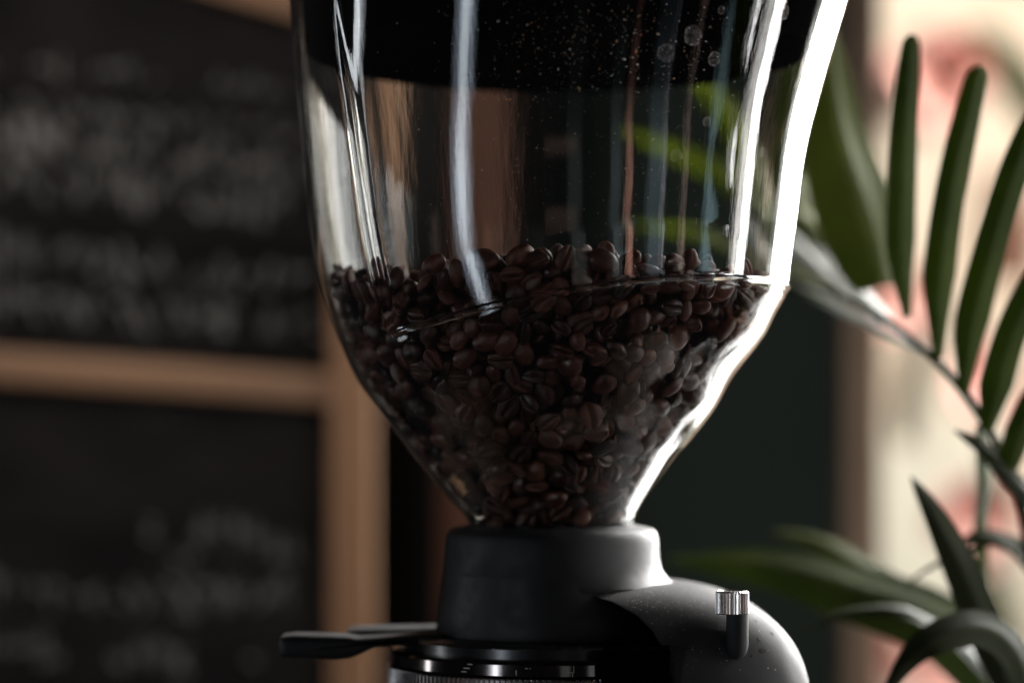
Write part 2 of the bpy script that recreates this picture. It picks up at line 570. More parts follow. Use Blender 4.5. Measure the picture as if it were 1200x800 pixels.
cap(bm, rings[0]); cap(bm, rings[-1])
recalc(bm)
bmesh.ops.translate(bm, verts=bm.verts, vec=-lid.location)
link('rim', to_mesh('rim', bm), M['gloss_black'], lid)

# ------------------------------------------------------------------ coffee beans
def bean_mesh(seed, sub):
    rr = random.Random(seed)
    bm = bmesh.new()
    bmesh.ops.create_icosphere(bm, subdivisions=sub, radius=1)
    a, b, c = 4.95 + rr.uniform(-.6, .5), 3.75 + rr.uniform(-.45, .35), 2.85 + rr.uniform(-.25, .3)
    wav, ph, dep = rr.uniform(.1, .35), rr.uniform(0, 6), rr.uniform(.45, .65)
    for v in bm.verts:
        x, y, z = v.co
        taper = 1 - .10 * x
        X, Y, Z = a * x, b * y * taper, c * z
        if z < 0:
            Z *= 0.62
            gy = y - wav * math.sin(2.6 * x + ph) * 0.4
            gr = math.exp(-(gy / 0.16) ** 2)
            Z += c * dep * gr * (1 - abs(x) ** 4) * min(1, -z * 2.2)
            Z += -c * .10 * math.exp(-((abs(gy) - .36) / .22) ** 2)
        k = 1 + .03 * noise.noise(Vector((x, y, z)) * 1.7 + Vector((seed, 0, 0)))
        v.co = Vector((X, Y, Z)) * k * 0.001
    me = to_mesh('coffee_bean', bm, True, 80)
    me.materials.append(M['bean'])
    return me, (a * .001, b * .001, c * .001)
bean_hi = [bean_mesh(k, 4) for k in range(8)]
bean_lo = [bean_mesh(k, 3) for k in range(8)]

# tabulate the inner wall radius on a (theta, z) grid for fast lookups
NTH, NZT = 180, 100
ZT = np.linspace(-130, 260, NZT)
TAB = np.zeros((NTH, NZT))
def r_any(th, z):
    s = abs(((th + math.pi) % (2 * math.pi)) - math.pi)
    thl = th_left(z)
    if s <= thl:
        return wall_point(s / thl, z)[1]
    return r_bowl(s, z)
for i in range(NTH):
    for j in range(NZT):
        TAB[i, j] = r_any(2 * math.pi * i / NTH, ZT[j]) - WALL
def wall_r(th, z):
    a = (th % (2 * math.pi)) / (2 * math.pi) * NTH
    i0 = np.floor(a).astype(int) % NTH; fa = a - np.floor(a); i1 = (i0 + 1) % NTH
    b = np.clip((z - ZT[0]) / (ZT[1] - ZT[0]), 0, NZT - 1.001)
    j0 = b.astype(int); fb = b - j0
    return (TAB[i0, j0] * (1 - fa) * (1 - fb) + TAB[i1, j0] * fa * (1 - fb) + TAB[i0, j0 + 1] * (1 - fa) * fb + TAB[i1, j0 + 1] * fa * fb)

def top_z(x, y):
    """height of the bean heap (px)"""
    return 186 + 5 * np.sin(x / 60.0 + 1.0) + 4 * np.sin(y / 45.0)

RB = 3.6e-3 / U              # packing radius in px
CORE = 62                     # only a shell this thick is packed, the inside is hidden
n_try = 60000
z = rng.uniform(-122, 195, n_try)
th = rng.uniform(0, 2 * math.pi, n_try)
rad = 280 * np.sqrt(rng.uniform(0, 1, n_try))
wr = wall_r(th, z)
x, y = rad * np.cos(th), rad * np.sin(th)
ok = (rad < wr - RB) & (z < top_z(x, y) - RB) & ((rad > wr - CORE) | (z > 186 - 40))
P = np.stack([x, y, z], 1)[ok]
vol_frac = ok.sum() / n_try
vol = vol_frac * math.pi * 280 ** 2 * 317
n_beans = int(vol * 0.66 / (4 / 3 * math.pi * RB ** 3))
P = P[:n_beans]
from mathutils.kdtree import KDTree
def neighbours(P, rad):
    kd = KDTree(len(P))
    for i, p in enumerate(P): kd.insert(p, i)
    kd.balance()
    A, B = [], []
    for i, p in enumerate(P):
        for (_, j, _d) in kd.find_range(p, rad):
            if j > i: A.append(i); B.append(j)
    return np.array(A), np.array(B)
for it in range(120):
    if it % 12 == 0:
        A, B = neighbours(P, 2.5 * RB)
    d = P[B] - P[A]
    L = np.linalg.norm(d, axis=1) + 1e-6
    ov = np.clip(2 * RB - L, 0, None)
    mv = d / L[:, None] * (ov * 0.35)[:, None]
    np.add.at(P, A, -mv); np.add.at(P, B, mv)
    rad = np.hypot(P[:, 0], P[:, 1]); th = np.arctan2(P[:, 1], P[:, 0])
    wr = wall_r(th, P[:, 2]) - RB * .85
    k = np.where(rad > wr, wr / np.maximum(rad, 1e-6), 1.0)
    P[:, 0] *= k; P[:, 1] *= k
    tz = top_z(P[:, 0], P[:, 1]) - RB * .8
    P[:, 2] = np.where(P[:, 2] > tz, P[:, 2] * .5 + tz * .5, P[:, 2])
    P[:, 2] = np.clip(P[:, 2], -124, None)

# orientation: random, lying rather flat against the wall where they touch it
items = []
for i in range(len(P)):
    x, y, z = P[i]
    th = math.atan2(y, x)
    rw = float(wall_r(np.array([th]), np.array([z]))[0])
    rz2 = float(wall_r(np.array([th]), np.array([z + 8]))[0])
    slope = (rz2 - rw) / 8
    nrm = Vector((math.cos(th), math.sin(th), -slope)).normalized()
    dist = (rw - math.hypot(x, y)) * nrm.to_2d().length
    k = rng.integers(0, 8)
    if dist < 2.0 * RB:
        # short axis roughly along the wall normal, groove sometimes facing out
        zq = nrm.copy() * (1 if rng.random() < .5 else -1)
        q = zq.to_track_quat('Z', 'Y')
        e = Euler((rng.normal(0, .42), rng.normal(0, .42), rng.uniform(0, 6.28)))
        Rm = (q.to_matrix() @ e.to_matrix())
    else:
        Rm = Euler(rng.uniform(0, 6.28, 3)).to_matrix()
    s = float(rng.uniform(.78, 1.13))
    ax = bean_hi[k][1]
    sup = math.sqrt(sum((ax[m] * s * (Rm.col[m].dot(nrm))) ** 2 for m in range(3))) / U
    if dist < sup + 1.0:
        sh = (sup + 1.0 - dist)
        x -= nrm.x * sh; y -= nrm.y * sh
        z -= nrm.z * sh * .4
    pos = Vector(((AX + x) * U, y * U, z * U))
    facing = -nrm.y
    front = dist < 1.8 * RB
    scr = 0
    if front and facing > -0.12:
        scr = facing + (0.6 if z > -110 else 0) - dist / 200
    items.append((scr, k, pos, Rm, s))
order = sorted(range(len(items)), key=lambda i: -items[i][0])
solo = set(order[:300])
GB = 'roasted coffee beans piled in the hopper'
bm_all = bmesh.new()
verts_all, faces_all, off = [], [], 0
lo_np = []
for me, _ in bean_lo:
    co = np.zeros(len(me.vertices) * 3); me.vertices.foreach_get('co', co)
    lo_np.append((co.reshape(-1, 3), np.array([p.vertices[:] for p in me.polygons])))
for i, (scr, k, pos, Rm, s) in enumerate(items):
    if i in solo:
        o = bpy.data.objects.new('coffee_bean', bean_hi[k][0])
        COL.objects.link(o)
        o.matrix_world = Matrix.Translation(pos) @ Rm.to_4x4() @ Matrix.Scale(s, 4)
        tag(o, 'dark brown roasted coffee bean pressed against the front of the clear hopper', 'coffee bean', GB)
    else:
        co, fa = lo_np[k]
        c2 = co @ np.array(Rm.transposed()) * s + np.array(pos)
        verts_all.append(c2); faces_all.append(fa + off); off += len(co)
V = np.concatenate(verts_all); Fa = np.concatenate(faces_all)
me = bpy.data.meshes.new('coffee_beans')
me.vertices.add(len(V)); me.vertices.foreach_set('co', V.ravel())
me.loops.add(len(Fa) * 3); me.loops.foreach_set('vertex_index', Fa.ravel())
me.polygons.add(len(Fa)); me.polygons.foreach_set('loop_start', np.arange(len(Fa)) * 3)
me.polygons.foreach_set('use_smooth', [True] * len(Fa))
me.update(); me.validate()
bm_all.free()
o = link('coffee_beans', me, M['bean'])
tag(o, 'deeper mass of dark roasted coffee beans filling the hopper behind the front ones', 'coffee beans', kind='stuff')
print('beans', len(items), 'tris', len(Fa))

# ------------------------------------------------------------------ chaff and water marks on the glass
def surf(px, py, off=0.0):
    """point and normal on the outside of the hopper front seen at a photograph pixel"""
    lo = None
    for u in np.linspace(0, 1, 70):
        pass
    yy = -0.08
    for _ in range(12):
        s = (yy + D) / F
        X = (px - 600) * s / U - AX; Z = (500 - py) * s / U
        # find y on the section
        best = None
        a, b_ = 0.0, 360.0
        for _k in range(26):
            m = (a + b_) / 2
            t = math.atan2(m, X)
            if math.hypot(X, m) < r_any(t, Z): a = m
            else: b_ = m
        yy = -a * U
    e = 4
    def pt(X, Z):
        a, b_ = 0.0, 360.0
        for _k in range(22):
            m = (a + b_) / 2
            if math.hypot(X, m) < r_any(math.atan2(m, X), Z): a = m
            else: b_ = m
        return Vector(((AX + X) * U, -a * U, Z * U))
    p = pt(X, Z)
    n_ = (pt(X + e, Z) - p).cross(pt(X, Z + e) - p).normalized()
    if n_.y > 0: n_ = -n_
    return p + n_ * off, n_

def chaff_mat(name, c):
    return simple(name, tuple(v * .6 for v in c), c, nscale=300, rough=0.7)
cm = [chaff_mat('chaff_tan', (0.72, 0.45, 0.25)), chaff_mat('chaff_white', (0.8, 0.76, 0.7)), chaff_mat('chaff_orange', (0.75, 0.30, 0.10))]
bm = bmesh.new()
rr = random.Random(3)
nsp = 0
while nsp < 1300:
    top_ = rr.random() < .38
    px = rr.gauss(690, 75) if top_ else rr.gauss(700, 110); py = rr.gauss(60, 38) if top_ else rr.uniform(-30, 292)
    if not (440 < px < 885) or py < -40 or py > 300: continue
    p, nn = surf(px, py, 0.00015)
    t1 = nn.cross(Vector((0, 0, 1))).normalized(); t2 = nn.cross(t1)
    size = (min(.42, math.exp(rr.gauss(math.log(.10), .55))) if top_ else min(.3, math.exp(rr.gauss(math.log(.08), .45)))) * 0.001
    k = rr.choice([0, 1, 1, 1, 2])
    if size < .0002: k = 1 if rr.random() < .7 else 0
    m = rr.randint(4, 6)
    ang = rr.uniform(0, 6.28); el = rr.uniform(1, 2.2)
    vs = []
    for i in range(m):
        t = 2 * math.pi * i / m
        a_, b_ = math.cos(t) * size * el * rr.uniform(.6, 1), math.sin(t) * size * rr.uniform(.6, 1)
        q = t1 * (a_ * math.cos(ang) - b_ * math.sin(ang)) + t2 * (a_ * math.sin(ang) + b_ * math.cos(ang))
        vs.append(bm.verts.new(p + q))
    topv = bm.verts.new(p + nn * size * .35)
    for i in range(m):
        f = bm.faces.new((vs[i], vs[(i + 1) % m], topv)); f.material_index = k
    nsp += 1
recalc(bm)
bmesh.ops.translate(bm, verts=bm.verts, vec=-hopper.location)
me = to_mesh('chaff_specks', bm, False)
for m in cm: me.materials.append(m)
o = link('chaff_specks', me, None, hopper); o['kind'] = 'stuff'

def watermark_mat():
    m, nt, b = mat_new('dried_water_mark')
    vec = coord(nt, (1, 1, 1))
    f = noise_tex(nt, vec, 700, 5, .7)
    b.inputs['Base Color'].default_value = (.55, .5, .47, 1)
    b.inputs['Roughness'].default_value = .8
    uv = nd(nt, 'ShaderNodeUVMap')
    sp = nd(nt, 'ShaderNodeSeparateXYZ'); nt.links.new(uv.outputs[0], sp.inputs[0])
    edge = ramp(nt, sp.outputs[0], [(0.0, g(.10)), (.7, g(.16)), (.9, g(.5)), (1.0, g(0.0))])
    mu = nd(nt, 'ShaderNodeMath', operation='MULTIPLY')
    nt.links.new(edge, mu.inputs[0])
    nt.links.new(ramp(nt, f, [(.4, g(.1)), (.65, g(1))]), mu.inputs[1])
    nt.links.new(mu.outputs[0], b.inputs['Alpha'])
    return m
wm = watermark_mat()
for (px, py, s) in [(780, 62, 11), (837, 69, 9), (919, 15, 9), (845, 12, 5), (828, 143, 6), (792, 182, 8), (893, 178, 6), (886, 15, 6), (812, 42, 12)]:
    p, nn = surf(px, py, 0.0001)
    t1 = nn.cross(Vector((0, 0, 1))).normalized(); t2 = nn.cross(t1)
    bm = bmesh.new(); uvl = bm.loops.layers.uv.new('UVMap')
    ctr = bm.verts.new(p - hopper.location)
    vs = []
    nv = 28
    for i in range(nv):
        t = 2 * math.pi * i / nv
        rad_ = s * U * .92 * (1 + .18 * noise.noise(Vector((math.cos(t), math.sin(t), px))) + .06 * rr.uniform(-1, 1))
        vs.append(bm.verts.new(p - hopper.location + t1 * math.cos(t) * rad_ + t2 * math.sin(t) * rad_))
    for i in range(nv):
        f = bm.faces.new((ctr, vs[i], vs[(i + 1) % nv]))
        for l in f.loops: l[uvl].uv = (0, 0) if l.vert is ctr else (1, 0)
    me = to_mesh('water_mark', bm, True, 180)
    link('water_mark', me, wm, hopper)

# ------------------------------------------------------------------ grinder
grinder = empty('coffee_grinder', (AX * U, 0, ZC))
tag(grinder, 'black coffee grinder with rounded housing, neck collar and knurled adjusting ring', 'coffee grinder')
def gpart(name, bm, mat, angle=35, parent=grinder, smooth=True):
    recalc(bm)
    bmesh.ops.translate(bm, verts=bm.verts, vec=-grinder.location)
    return link(name, to_mesh(name, bm, smooth, angle), mat, parent)

# collar
bm = bmesh.new()
prof = [(82, -150), (82, -112), (98, -114), (112, -117), (118, -119), (121.5, -122), (123.5, -127), (124.5, -133), (125, -143), (126, -155), (128, -166), (132, -172), (138, -179), (144, -183), (143, -186), (110, -187)]
prof_s = []
lathe(bm, [(r * U, z * U) for r, z in prof], AX * U, 0, 128)
for v in bm.verts:
    dx, dy = v.co.x / U - AX, v.co.y / U
    r_ = math.hypot(dx, dy)
    if r_ > 125.2 and v.co.z < -143 * U and v.co.z > -187.5 * U:
        c_ = dx / r_
        w_ = min(1, max(0, (c_ - .1) / .8)); w_ = w_ * w_ * (3 - 2 * w_)
        lin = 125 + (-143 - v.co.z / U) * .075
        nr = lin * (1 - w_) + r_ * w_
        v.co.x = (AX + dx / r_ * nr) * U; v.co.y = dy / r_ * nr * U
gpart('collar', bm, M['collar_plastic'], 40)

# head below the collar (left part of the housing)
bm = bmesh.new()
lathe(bm, [(r * U, z * U) for r, z in [(60, -150), (124.6, -150), (127, -170), (130, -190), (133, -215), (136, -236), (134, -241), (60, -241)]], AX * U, 0, 128, True)
gpart('head', bm, M['black_plastic'], 40)

# housing: superellipsoid shoulder with the arch cut out of its front
def housing_mesh():
    bm = bmesh.new()
    cx, a, b, c, z0, nn, mm = 130, 213, 190, 157, -336, 2.6, 4.6
    NX, NT = 120, 120
    def sgnp(v, p): return math.copysign(abs(v) ** p, v)
    # top dome by polar rings (azimuth t, elevation e), elongated towards -x
    rows = []
    for i in range(41):
        e = (math.pi / 2) * (i / 40)
        ce, cm_, se = sgnp(math.cos(e), 2 / nn), sgnp(math.cos(e), 2 / mm), sgnp(math.sin(e), 2 / nn)
        row = []
        for j in range(NT):
            t = 2 * math.pi * j / NT
            x = ce * sgnp(math.cos(t), 2 / nn); y = cm_ * sgnp(math.sin(t), 2 / mm)
            X = cx + a * x if x > 0 else cx + 150 * x
            row.append(bm.verts.new((X * U, b * y * U, (z0 + c * se) * U)) if i < 40 else None)
        rows.append(row)
    topv = bm.verts.new((cx * U, 0, (z0 + c) * U))
    low = [bm.verts.new((v.co.x, v.co.y, ZC + .012)) for v in rows[0]]
    for j in range(NT):
        k = (j + 1) % NT
        bm.faces.new((low[j], low[k], rows[0][k], rows[0][j]))
        for i in range(39):
            bm.faces.new((rows[i][j], rows[i][k], rows[i + 1][k], rows[i + 1][j]))
        bm.faces.new((rows[39][j], rows[39][k], topv))
    bm.faces.new(low[::-1])
    recalc(bm)
    return bm
bm = housing_mesh()
me = bpy.data.meshes.new('housing'); bm.to_mesh(me); bm.free()
body = bpy.data.objects.new('housing_src', me); COL.objects.link(body)
# arch cutter: outline in photograph pixels as seen on the front of the body (depth about -60 mm)
YA = -0.045
arch = [(560, 694), (640, 694), (685, 696), (718, 705), (745, 719), (764, 737), (778, 762), (784, 790), (787, 830), (788, 1500), (300, 1500), (300, 694)]
pts = []
for k in range(len(arch)):
    p = at(arch[k][0], arch[k][1], YA)
    pts.append((p.x, p.z))
bm = bmesh.new(); prism(bm, pts, -0.12, -0.006)
me2 = bpy.data.meshes.new('cut'); bm.to_mesh(me2); bm.free()
cut = bpy.data.objects.new('cut', me2); COL.objects.link(cut)
md = body.modifiers.new('b', 'BOOLEAN'); md.operation = 'DIFFERENCE'; md.object = cut; md.solver = 'EXACT'
mb = body.modifiers.new('bev', 'BEVEL'); mb.width = 0.0006; mb.segments = 2; mb.limit_method = 'ANGLE'; mb.angle_limit = R(35)
dg = bpy.context.evaluated_depsgraph_get()
me3 = bpy.data.meshes.new_from_object(body.evaluated_get(dg))
me3.name = 'housing'
bpy.data.objects.remove(body); bpy.data.objects.remove(cut)
bm = bmesh.new(); bm.from_mesh(me3)
me3.materials.clear()
def dusty_black():
    m, nt, b = mat_new('dusty_black_powder_coat')
    vec = coord(nt, (1, 1, 1))
    big = noise_tex(nt, vec, 28, 5, .6)
    fine = noise_tex(nt, vec, 900, 3, .6)
    nt.links.new(ramp(nt, big, [(.35, g(.014)), (.7, g(.036))]), b.inputs['Base Color'])
    nt.links.new(ramp(nt, big, [(.3, g(.52)), (.7, g(.80))]), b.inputs['Roughness'])
    b.inputs['Specular IOR Level'].default_value = 0.3
    bump(nt, b, fine, .3, .0002)
    return m
M['dusty'] = dusty_black()
gpart('housing', bm, M['dusty'], 35)

# screw boss and knurled knob
bm = bmesh.new()
kx, kz = 858 - 600, 500 - 690
KY = -0.0555
ks = (KY + D) / D
def K(px, py): return at(px, py, KY)
c0 = K(864, 722)
rb = 13 * U * ks
prof = [(0.0, -0.0155), (rb * .45, -0.0150), (rb * .8, -0.0135), (rb, -0.0105), (rb, .0012)]
lathe(bm, [(max(r, 1e-5), c0.z + z) for r, z in prof], c0.x, KY + 0.000, 40)
gpart('screw_boss', bm, M['dusty'])
bm = bmesh.new()
kc = K(858, 719)
rk = 19.5 * U * ks
hk = 27 * U * ks
nteeth = 30
N = nteeth * 4
def kr(i, base, amp):
    ph = i % 4
    return base - (amp if ph in (0,) else (amp * .35 if ph in (1, 3) else 0))
ring_z = [(0.0, -.0007, 0), (0.0004, 0, 1), (hk - .0005, 0, 1), (hk, -.0006, 0)]
rings = []
for z, dr, kn in ring_z:
    rings.append([bm.verts.new((kc.x + kr(i, rk + dr, .0005 if kn else .0001) * math.cos(2 * math.pi * i / N), KY + kr(i, rk + dr, .0005 if kn else .0001) * math.sin(2 * math.pi * i / N), kc.z + z)) for i in range(N)])
for a_, b_ in zip(rings, rings[1:]):
    for i in range(N):
        j = (i + 1) % N
        bm.faces.new((a_[i], a_[j], b_[j], b_[i]))
# shallow dished top
prev = rings[-1]
for fr_, dz in ((.86, .0001), (.80, -.0004), (.3, -.0002)):
    cur = [bm.verts.new((kc.x + rk * fr_ * math.cos(2 * math.pi * i / N), KY + rk * fr_ * math.sin(2 * math.pi * i / N), kc.z + hk + dz)) for i in range(N)]
    for i in range(N):
        j = (i + 1) % N
        bm.faces.new((prev[i], prev[j], cur[j], cur[i]))
    prev = cur
bm.faces.new(prev); bm.faces.new(rings[0][::-1])
gpart('knurled_knob', bm, M['silver'], 30)['label'] = 'small silver knurled thumbscrew'

# dust on the shoulder
# (scattered after ray casting the housing)
hme = bpy.data.objects['housing'].data
from mathutils.bvhtree import BVHTree
vsn = [v.co + grinder.location for v in hme.vertices]
bvh = BVHTree.FromPolygons([tuple(v) for v in vsn], [tuple(p.vertices) for p in hme.polygons])
bm = bmesh.new()
cpos = Vector((0, -D, 0))
cnt = 0
while cnt < 420:
    px = rr.uniform(655, 930) if rr.random() < .35 else rr.gauss(745, 55)
    py = rr.uniform(684, 790) if rr.random() < .25 else rr.gauss(700, 12)
    dirn = (at(px, py, 0) - cpos).normalized()
    h, nn, _i, _d = bvh.ray_cast(cpos, dirn)
    if h is None or nn.z < 0.05: continue
    if nn.dot(dirn) > 0: nn = -nn
    size = rr.choice([.07, .09, .1, .13, .18]) * .001
    t1 = nn.cross(Vector((1, .3, .2))).normalized(); t2 = nn.cross(t1)
    vs = [bm.verts.new(h + nn * 2e-5 + (t1 * math.cos(a_) + t2 * math.sin(a_)) * size * rr.uniform(.5, 1.3)) for a_ in (0, 1.3, 2.6, 3.9, 5.2)]
    tv = bm.verts.new(h + nn * size * .6)
    for i in range(5):
        f = bm.faces.new((vs[i], vs[(i + 1) % 5], tv)); f.material_index = 0 if rr.random() < .6 else 1
    cnt += 1
for px, py, rx_, rz_ in ((889, 749, 3.2, 4.2), (893, 762, 5.5, 3.2), (886, 727, 1.8, 1.4), (880, 768, 2.2, 1.4), (812, 751, 1.6, 1.2), (905, 742, 2.0, 2.6)):
    dirn = (at(px, py, 0) - cpos).normalized()
    h, nn, _i, _d = bvh.ray_cast(cpos, dirn)
    if h is None: continue
    t1 = nn.cross(Vector((0, 0, 1))).normalized(); t2 = nn.cross(t1)
    vs = [bm.verts.new(h + nn * 5e-5 + (t1 * math.cos(a_) * rx_ + t2 * math.sin(a_) * rz_) * U * rr.uniform(.7, 1.15)) for a_ in [2 * math.pi * i / 11 for i in range(11)]]
    tv = bm.verts.new(h + nn * 1.2e-4)
    for i in range(11):
        f = bm.faces.new((vs[i], vs[(i + 1) % 11], tv)); f.material_index = 2
recalc(bm)
bmesh.ops.translate(bm, verts=bm.verts, vec=-grinder.location)
me = to_mesh('coffee_dust', bm, False); me.materials.append(cm[1]); me.materials.append(cm[0]); me.materials.append(M['soil'])
o = link('coffee_dust', me, None, grinder); o['kind'] = 'stuff'

# lower column and foot, below the frame
bm = bmesh.new()
box(bm, (AX - 120) * U, (AX + 150) * U, 0.004, 0.055, ZC + .012, -300 * U, .006)
gpart('column', bm, M['black_plastic'])
bm = bmesh.new()
box(bm, (AX - 190) * U, (AX + 310) * U, -0.075, 0.075, ZC, ZC + .012, .004)
gpart('foot_plate', bm, M['black_plastic'])

# adjusting ring assembly
bm = bmesh.new()
lathe(bm, [(r * U, z * U) for r, z in [(60, -239), (168, -243), (172, -246), (172, -262), (60, -262)]], AX * U, 0, 128, True)
gpart('ring_carrier', bm, M['gloss_black'])
bm = bmesh.new()
lathe(bm, [(r * U, z * U) for r, z in [(150, -257), (182, -257), (187, -258), (190, -261), (190.5, -273), (189, -275.5), (150, -276)]], AX * U, 0, 160, True)
ring_o = gpart('adjusting_ring', bm, M['dark_metal'], 30)
bm = bmesh.new()
N = 190 * 4
rings = []
for z, base, amp in ((-276, 184, 0), (-276.6, 192, 0), (-278, 193.5, 2.6), (-318, 193.5, 2.6), (-320, 190, 0), (-320, 150, 0)):
    row = []
    for i in range(N):
        ph = i % 4
        r_ = base - (amp if ph in (0, 1) else 0)
        row.append(bm.verts.new(((AX + r_ * math.cos(2 * math.pi * i / N)) * U, r_ * math.sin(2 * math.pi * i / N) * U, z * U)))
    rings.append(row)
for a_, b_ in zip(rings, rings[1:]):
    for i in range(N):
        j = (i + 1) % N
        bm.faces.new((a_[i], a_[j], b_[j], b_[i]))
gpart('knurled_band', bm, M['band'], 30)['label'] = 'bright silver knurled lower band of the adjusting ring'
bm = bmesh.new()
gp = [(705, 772), (708, 764), (716, 760), (786, 758), (786, 1100), (705, 1100)]
prism(bm, [(at(px, py, -.066).x, at(px, py, -.066).z) for px, py in gp], -.066, -.03, .001, 2)
gpart('dark_block', bm, M['lid'])  # black block added to darken the right end of the ring
# engraved marks on the ring face
bm = bmesh.new()
def mark_strip(a0, a1, z0, z1, lift=.25):
    n_ = 3
    for i in range(n_):
        t0, t1 = a0 + (a1 - a0) * i / n_, a0 + (a1 - a0) * (i + 1) / n_
        rr_ = 190.6 + lift
        q = [((AX + rr_ * math.sin(t)) * U, -rr_ * math.cos(t) * U, (z - 8) * U) for t, z in ((t0, z0), (t1, z0), (t1, z1), (t0, z1))]
        bm.faces.new([bm.verts.new(p) for p in q])
def ang(px): return math.asin((px - 647) / 204.0)
for px, w_, z_ in [(547, 3, -253.5), (543, 3.5, -258), (540, 3, -262)]:
    mark_strip(ang(px - w_), ang(px + w_), z_ - .6, z_ + .6)
for px in (600.5, 614, 616.5, 619):
    pass
mark_strip(ang(601), ang(602.2), -264, -258)
mark_strip(ang(612), ang(615), -256.6, -255.4); mark_strip(ang(617), ang(618.2), -256.6, -255.4)
# small square bracket symbol
mark_strip(ang(661.5), ang(662.4), -260, -253); mark_strip(ang(668.5), ang(669.4), -260, -253)
mark_strip(ang(661.5), ang(669.4), -260.8, -260); mark_strip(ang(667), ang(668), -265, -261.5)
bmesh.ops.translate(bm, verts=bm.verts, vec=-grinder.location)
o = link('scale_marks', to_mesh('scale_marks', bm, False), M['mark'], ring_o)

# lever on the left
bm = bmesh.new()
YL = -0.012
prof_px = [(331, 744), (345, 742), (405, 743.5), (420, 746), (440, 745), (500, 741), (520, 741), (520, 756), (470, 753.5), (440, 755.5), (425, 763), (411, 768.5), (395, 770), (335, 768), (330, 764), (329.5, 750)]
pts = [(at(px, py, YL).x, at(px, py, YL).z) for px, py in prof_px]
prism(bm, pts, YL - .011, YL + .011, .0022, 3)
gpart('lever', bm, M['black_plastic'], 40)
bm = bmesh.new()
prof_px = [(407, 738), (415, 736.5), (500, 735), (530, 735), (530, 742), (500, 742), (420, 744), (408, 743)]
pts = [(at(px, py, 0.012).x, at(px, py, 0.012).z) for px, py in prof_px]
prism(bm, pts, .004, .030, .0010, 2)
gpart('lever_bracket', bm, M['collar_plastic'], 40)

# ------------------------------------------------------------------ palm
def bez(pts, n):
    """Catmull-Rom through 3D points"""
    P_ = [pts[0] * 2 - pts[1]] + list(pts) + [pts[-1] * 2 - pts[-2]]
    out = []
    m = len(pts) - 1
    for k in range(n + 1):
        t = k / n * m
        i = min(int(t), m - 1); f = t - i
        p0, p1, p2, p3 = P_[i], P_[i + 1], P_[i + 2], P_[i + 3]
        out.append(0.5 * ((2 * p1) + (p2 - p0) * f + (2 * p0 - 5 * p1 + 4 * p2 - p3) * f ** 2 + (3 * p1 - p0 - 3 * p2 + p3) * f ** 3))
    return out

def leaf(path, width, mat, root, fold=.25, twist=0.0, name='leaf', blunt=False, thick=.0004, n=40, face=(0.25, -1, 0.15)):
    """path: (px, py, Y) from base to tip, width in px"""
    NB = 400
    PB = bez([at(*p) for p in path], NB)
    ts = [1 - (1 - k / n) ** 1.9 for k in range(n + 1)]
    P_ = [PB[min(NB, round(t * NB))] for t in ts]
    for k in range(1, n + 1):
        if (P_[k] - P_[k - 1]).length < 1e-7:
            P_[k] = P_[k - 1] + (PB[-1] - PB[-2]) * .02
    bm = bmesh.new(); uvl = bm.loops.layers.uv.new('UVMap')
    rows = []
    vdir = Vector(face).normalized()
    for k, p in enumerate(P_):
        t = ts[k]
        tan = (P_[min(k + 1, n)] - P_[max(k - 1, 0)]).normalized()
        side = tan.cross(vdir).normalized()
        nn = side.cross(tan).normalized()
        a_ = twist * t + .05 * math.sin(t * 9)
        side = side * math.cos(a_) + nn * math.sin(a_)
        nn = side.cross(tan).normalized()
        if blunt:
            w_ = min(1, .30 + 2.6 * t) * (1 if t < .955 else math.sqrt(max(0, 1 - ((t - .955) / .045) ** 2)) * .97 + .03)
            w_ *= 1.0 - .12 * t - .36 * t ** 5
        else:
            w_ = math.sin(math.pi * min(1, .12 + .88 * t) ** .8) ** .75 if t < 1 else 0
        w_ = max(w_, .02) * width * (p.y + D) / F * .5
        row = []
        for s in (-1, -.6, -.25, 0, .25, .6, 1):
            row.append(p + side * s * w_ - nn * (abs(s) * fold * w_ - .06 * w_ * math.sin(abs(s) * 9)))
        rows.append((row, nn))
    top = [[bm.verts.new(q) for q in row] for row, _ in rows]
    bot = [[bm.verts.new(q + nn * thick * (1 if 0 < j < 6 else .3)) for j, q in enumerate(row)] for row, nn in rows]
    def quad(a_, b_, c_, d_, us):
        f = bm.faces.new((a_, b_, c_, d_))
        for l, uv in zip(f.loops, us): l[uvl].uv = uv
    for k in range(n):
        for j in range(6):
            us = ((j / 6, k / n * 3), ((j + 1) / 6, k / n * 3), ((j + 1) / 6, (k + 1) / n * 3), (j / 6, (k + 1) / n * 3))
            quad(top[k][j], top[k][j + 1], top[k + 1][j + 1], top[k + 1][j], us)
            quad(bot[k][j + 1], bot[k][j], bot[k + 1][j], bot[k + 1][j + 1], us)
        quad(top[k][0], top[k + 1][0], bot[k + 1][0], bot[k][0], us)
        quad(top[k][6], bot[k][6], bot[k + 1][6], top[k + 1][6], us)
    bm.faces.new(top[0] + bot[0][::-1]); bm.faces.new((top[n] + bot[n][::-1])[::-1])
    recalc(bm)
    bmesh.ops.translate(bm, verts=bm.verts, vec=-root.location)
    return link(name, to_mesh(name, bm, True, 60), mat, root)

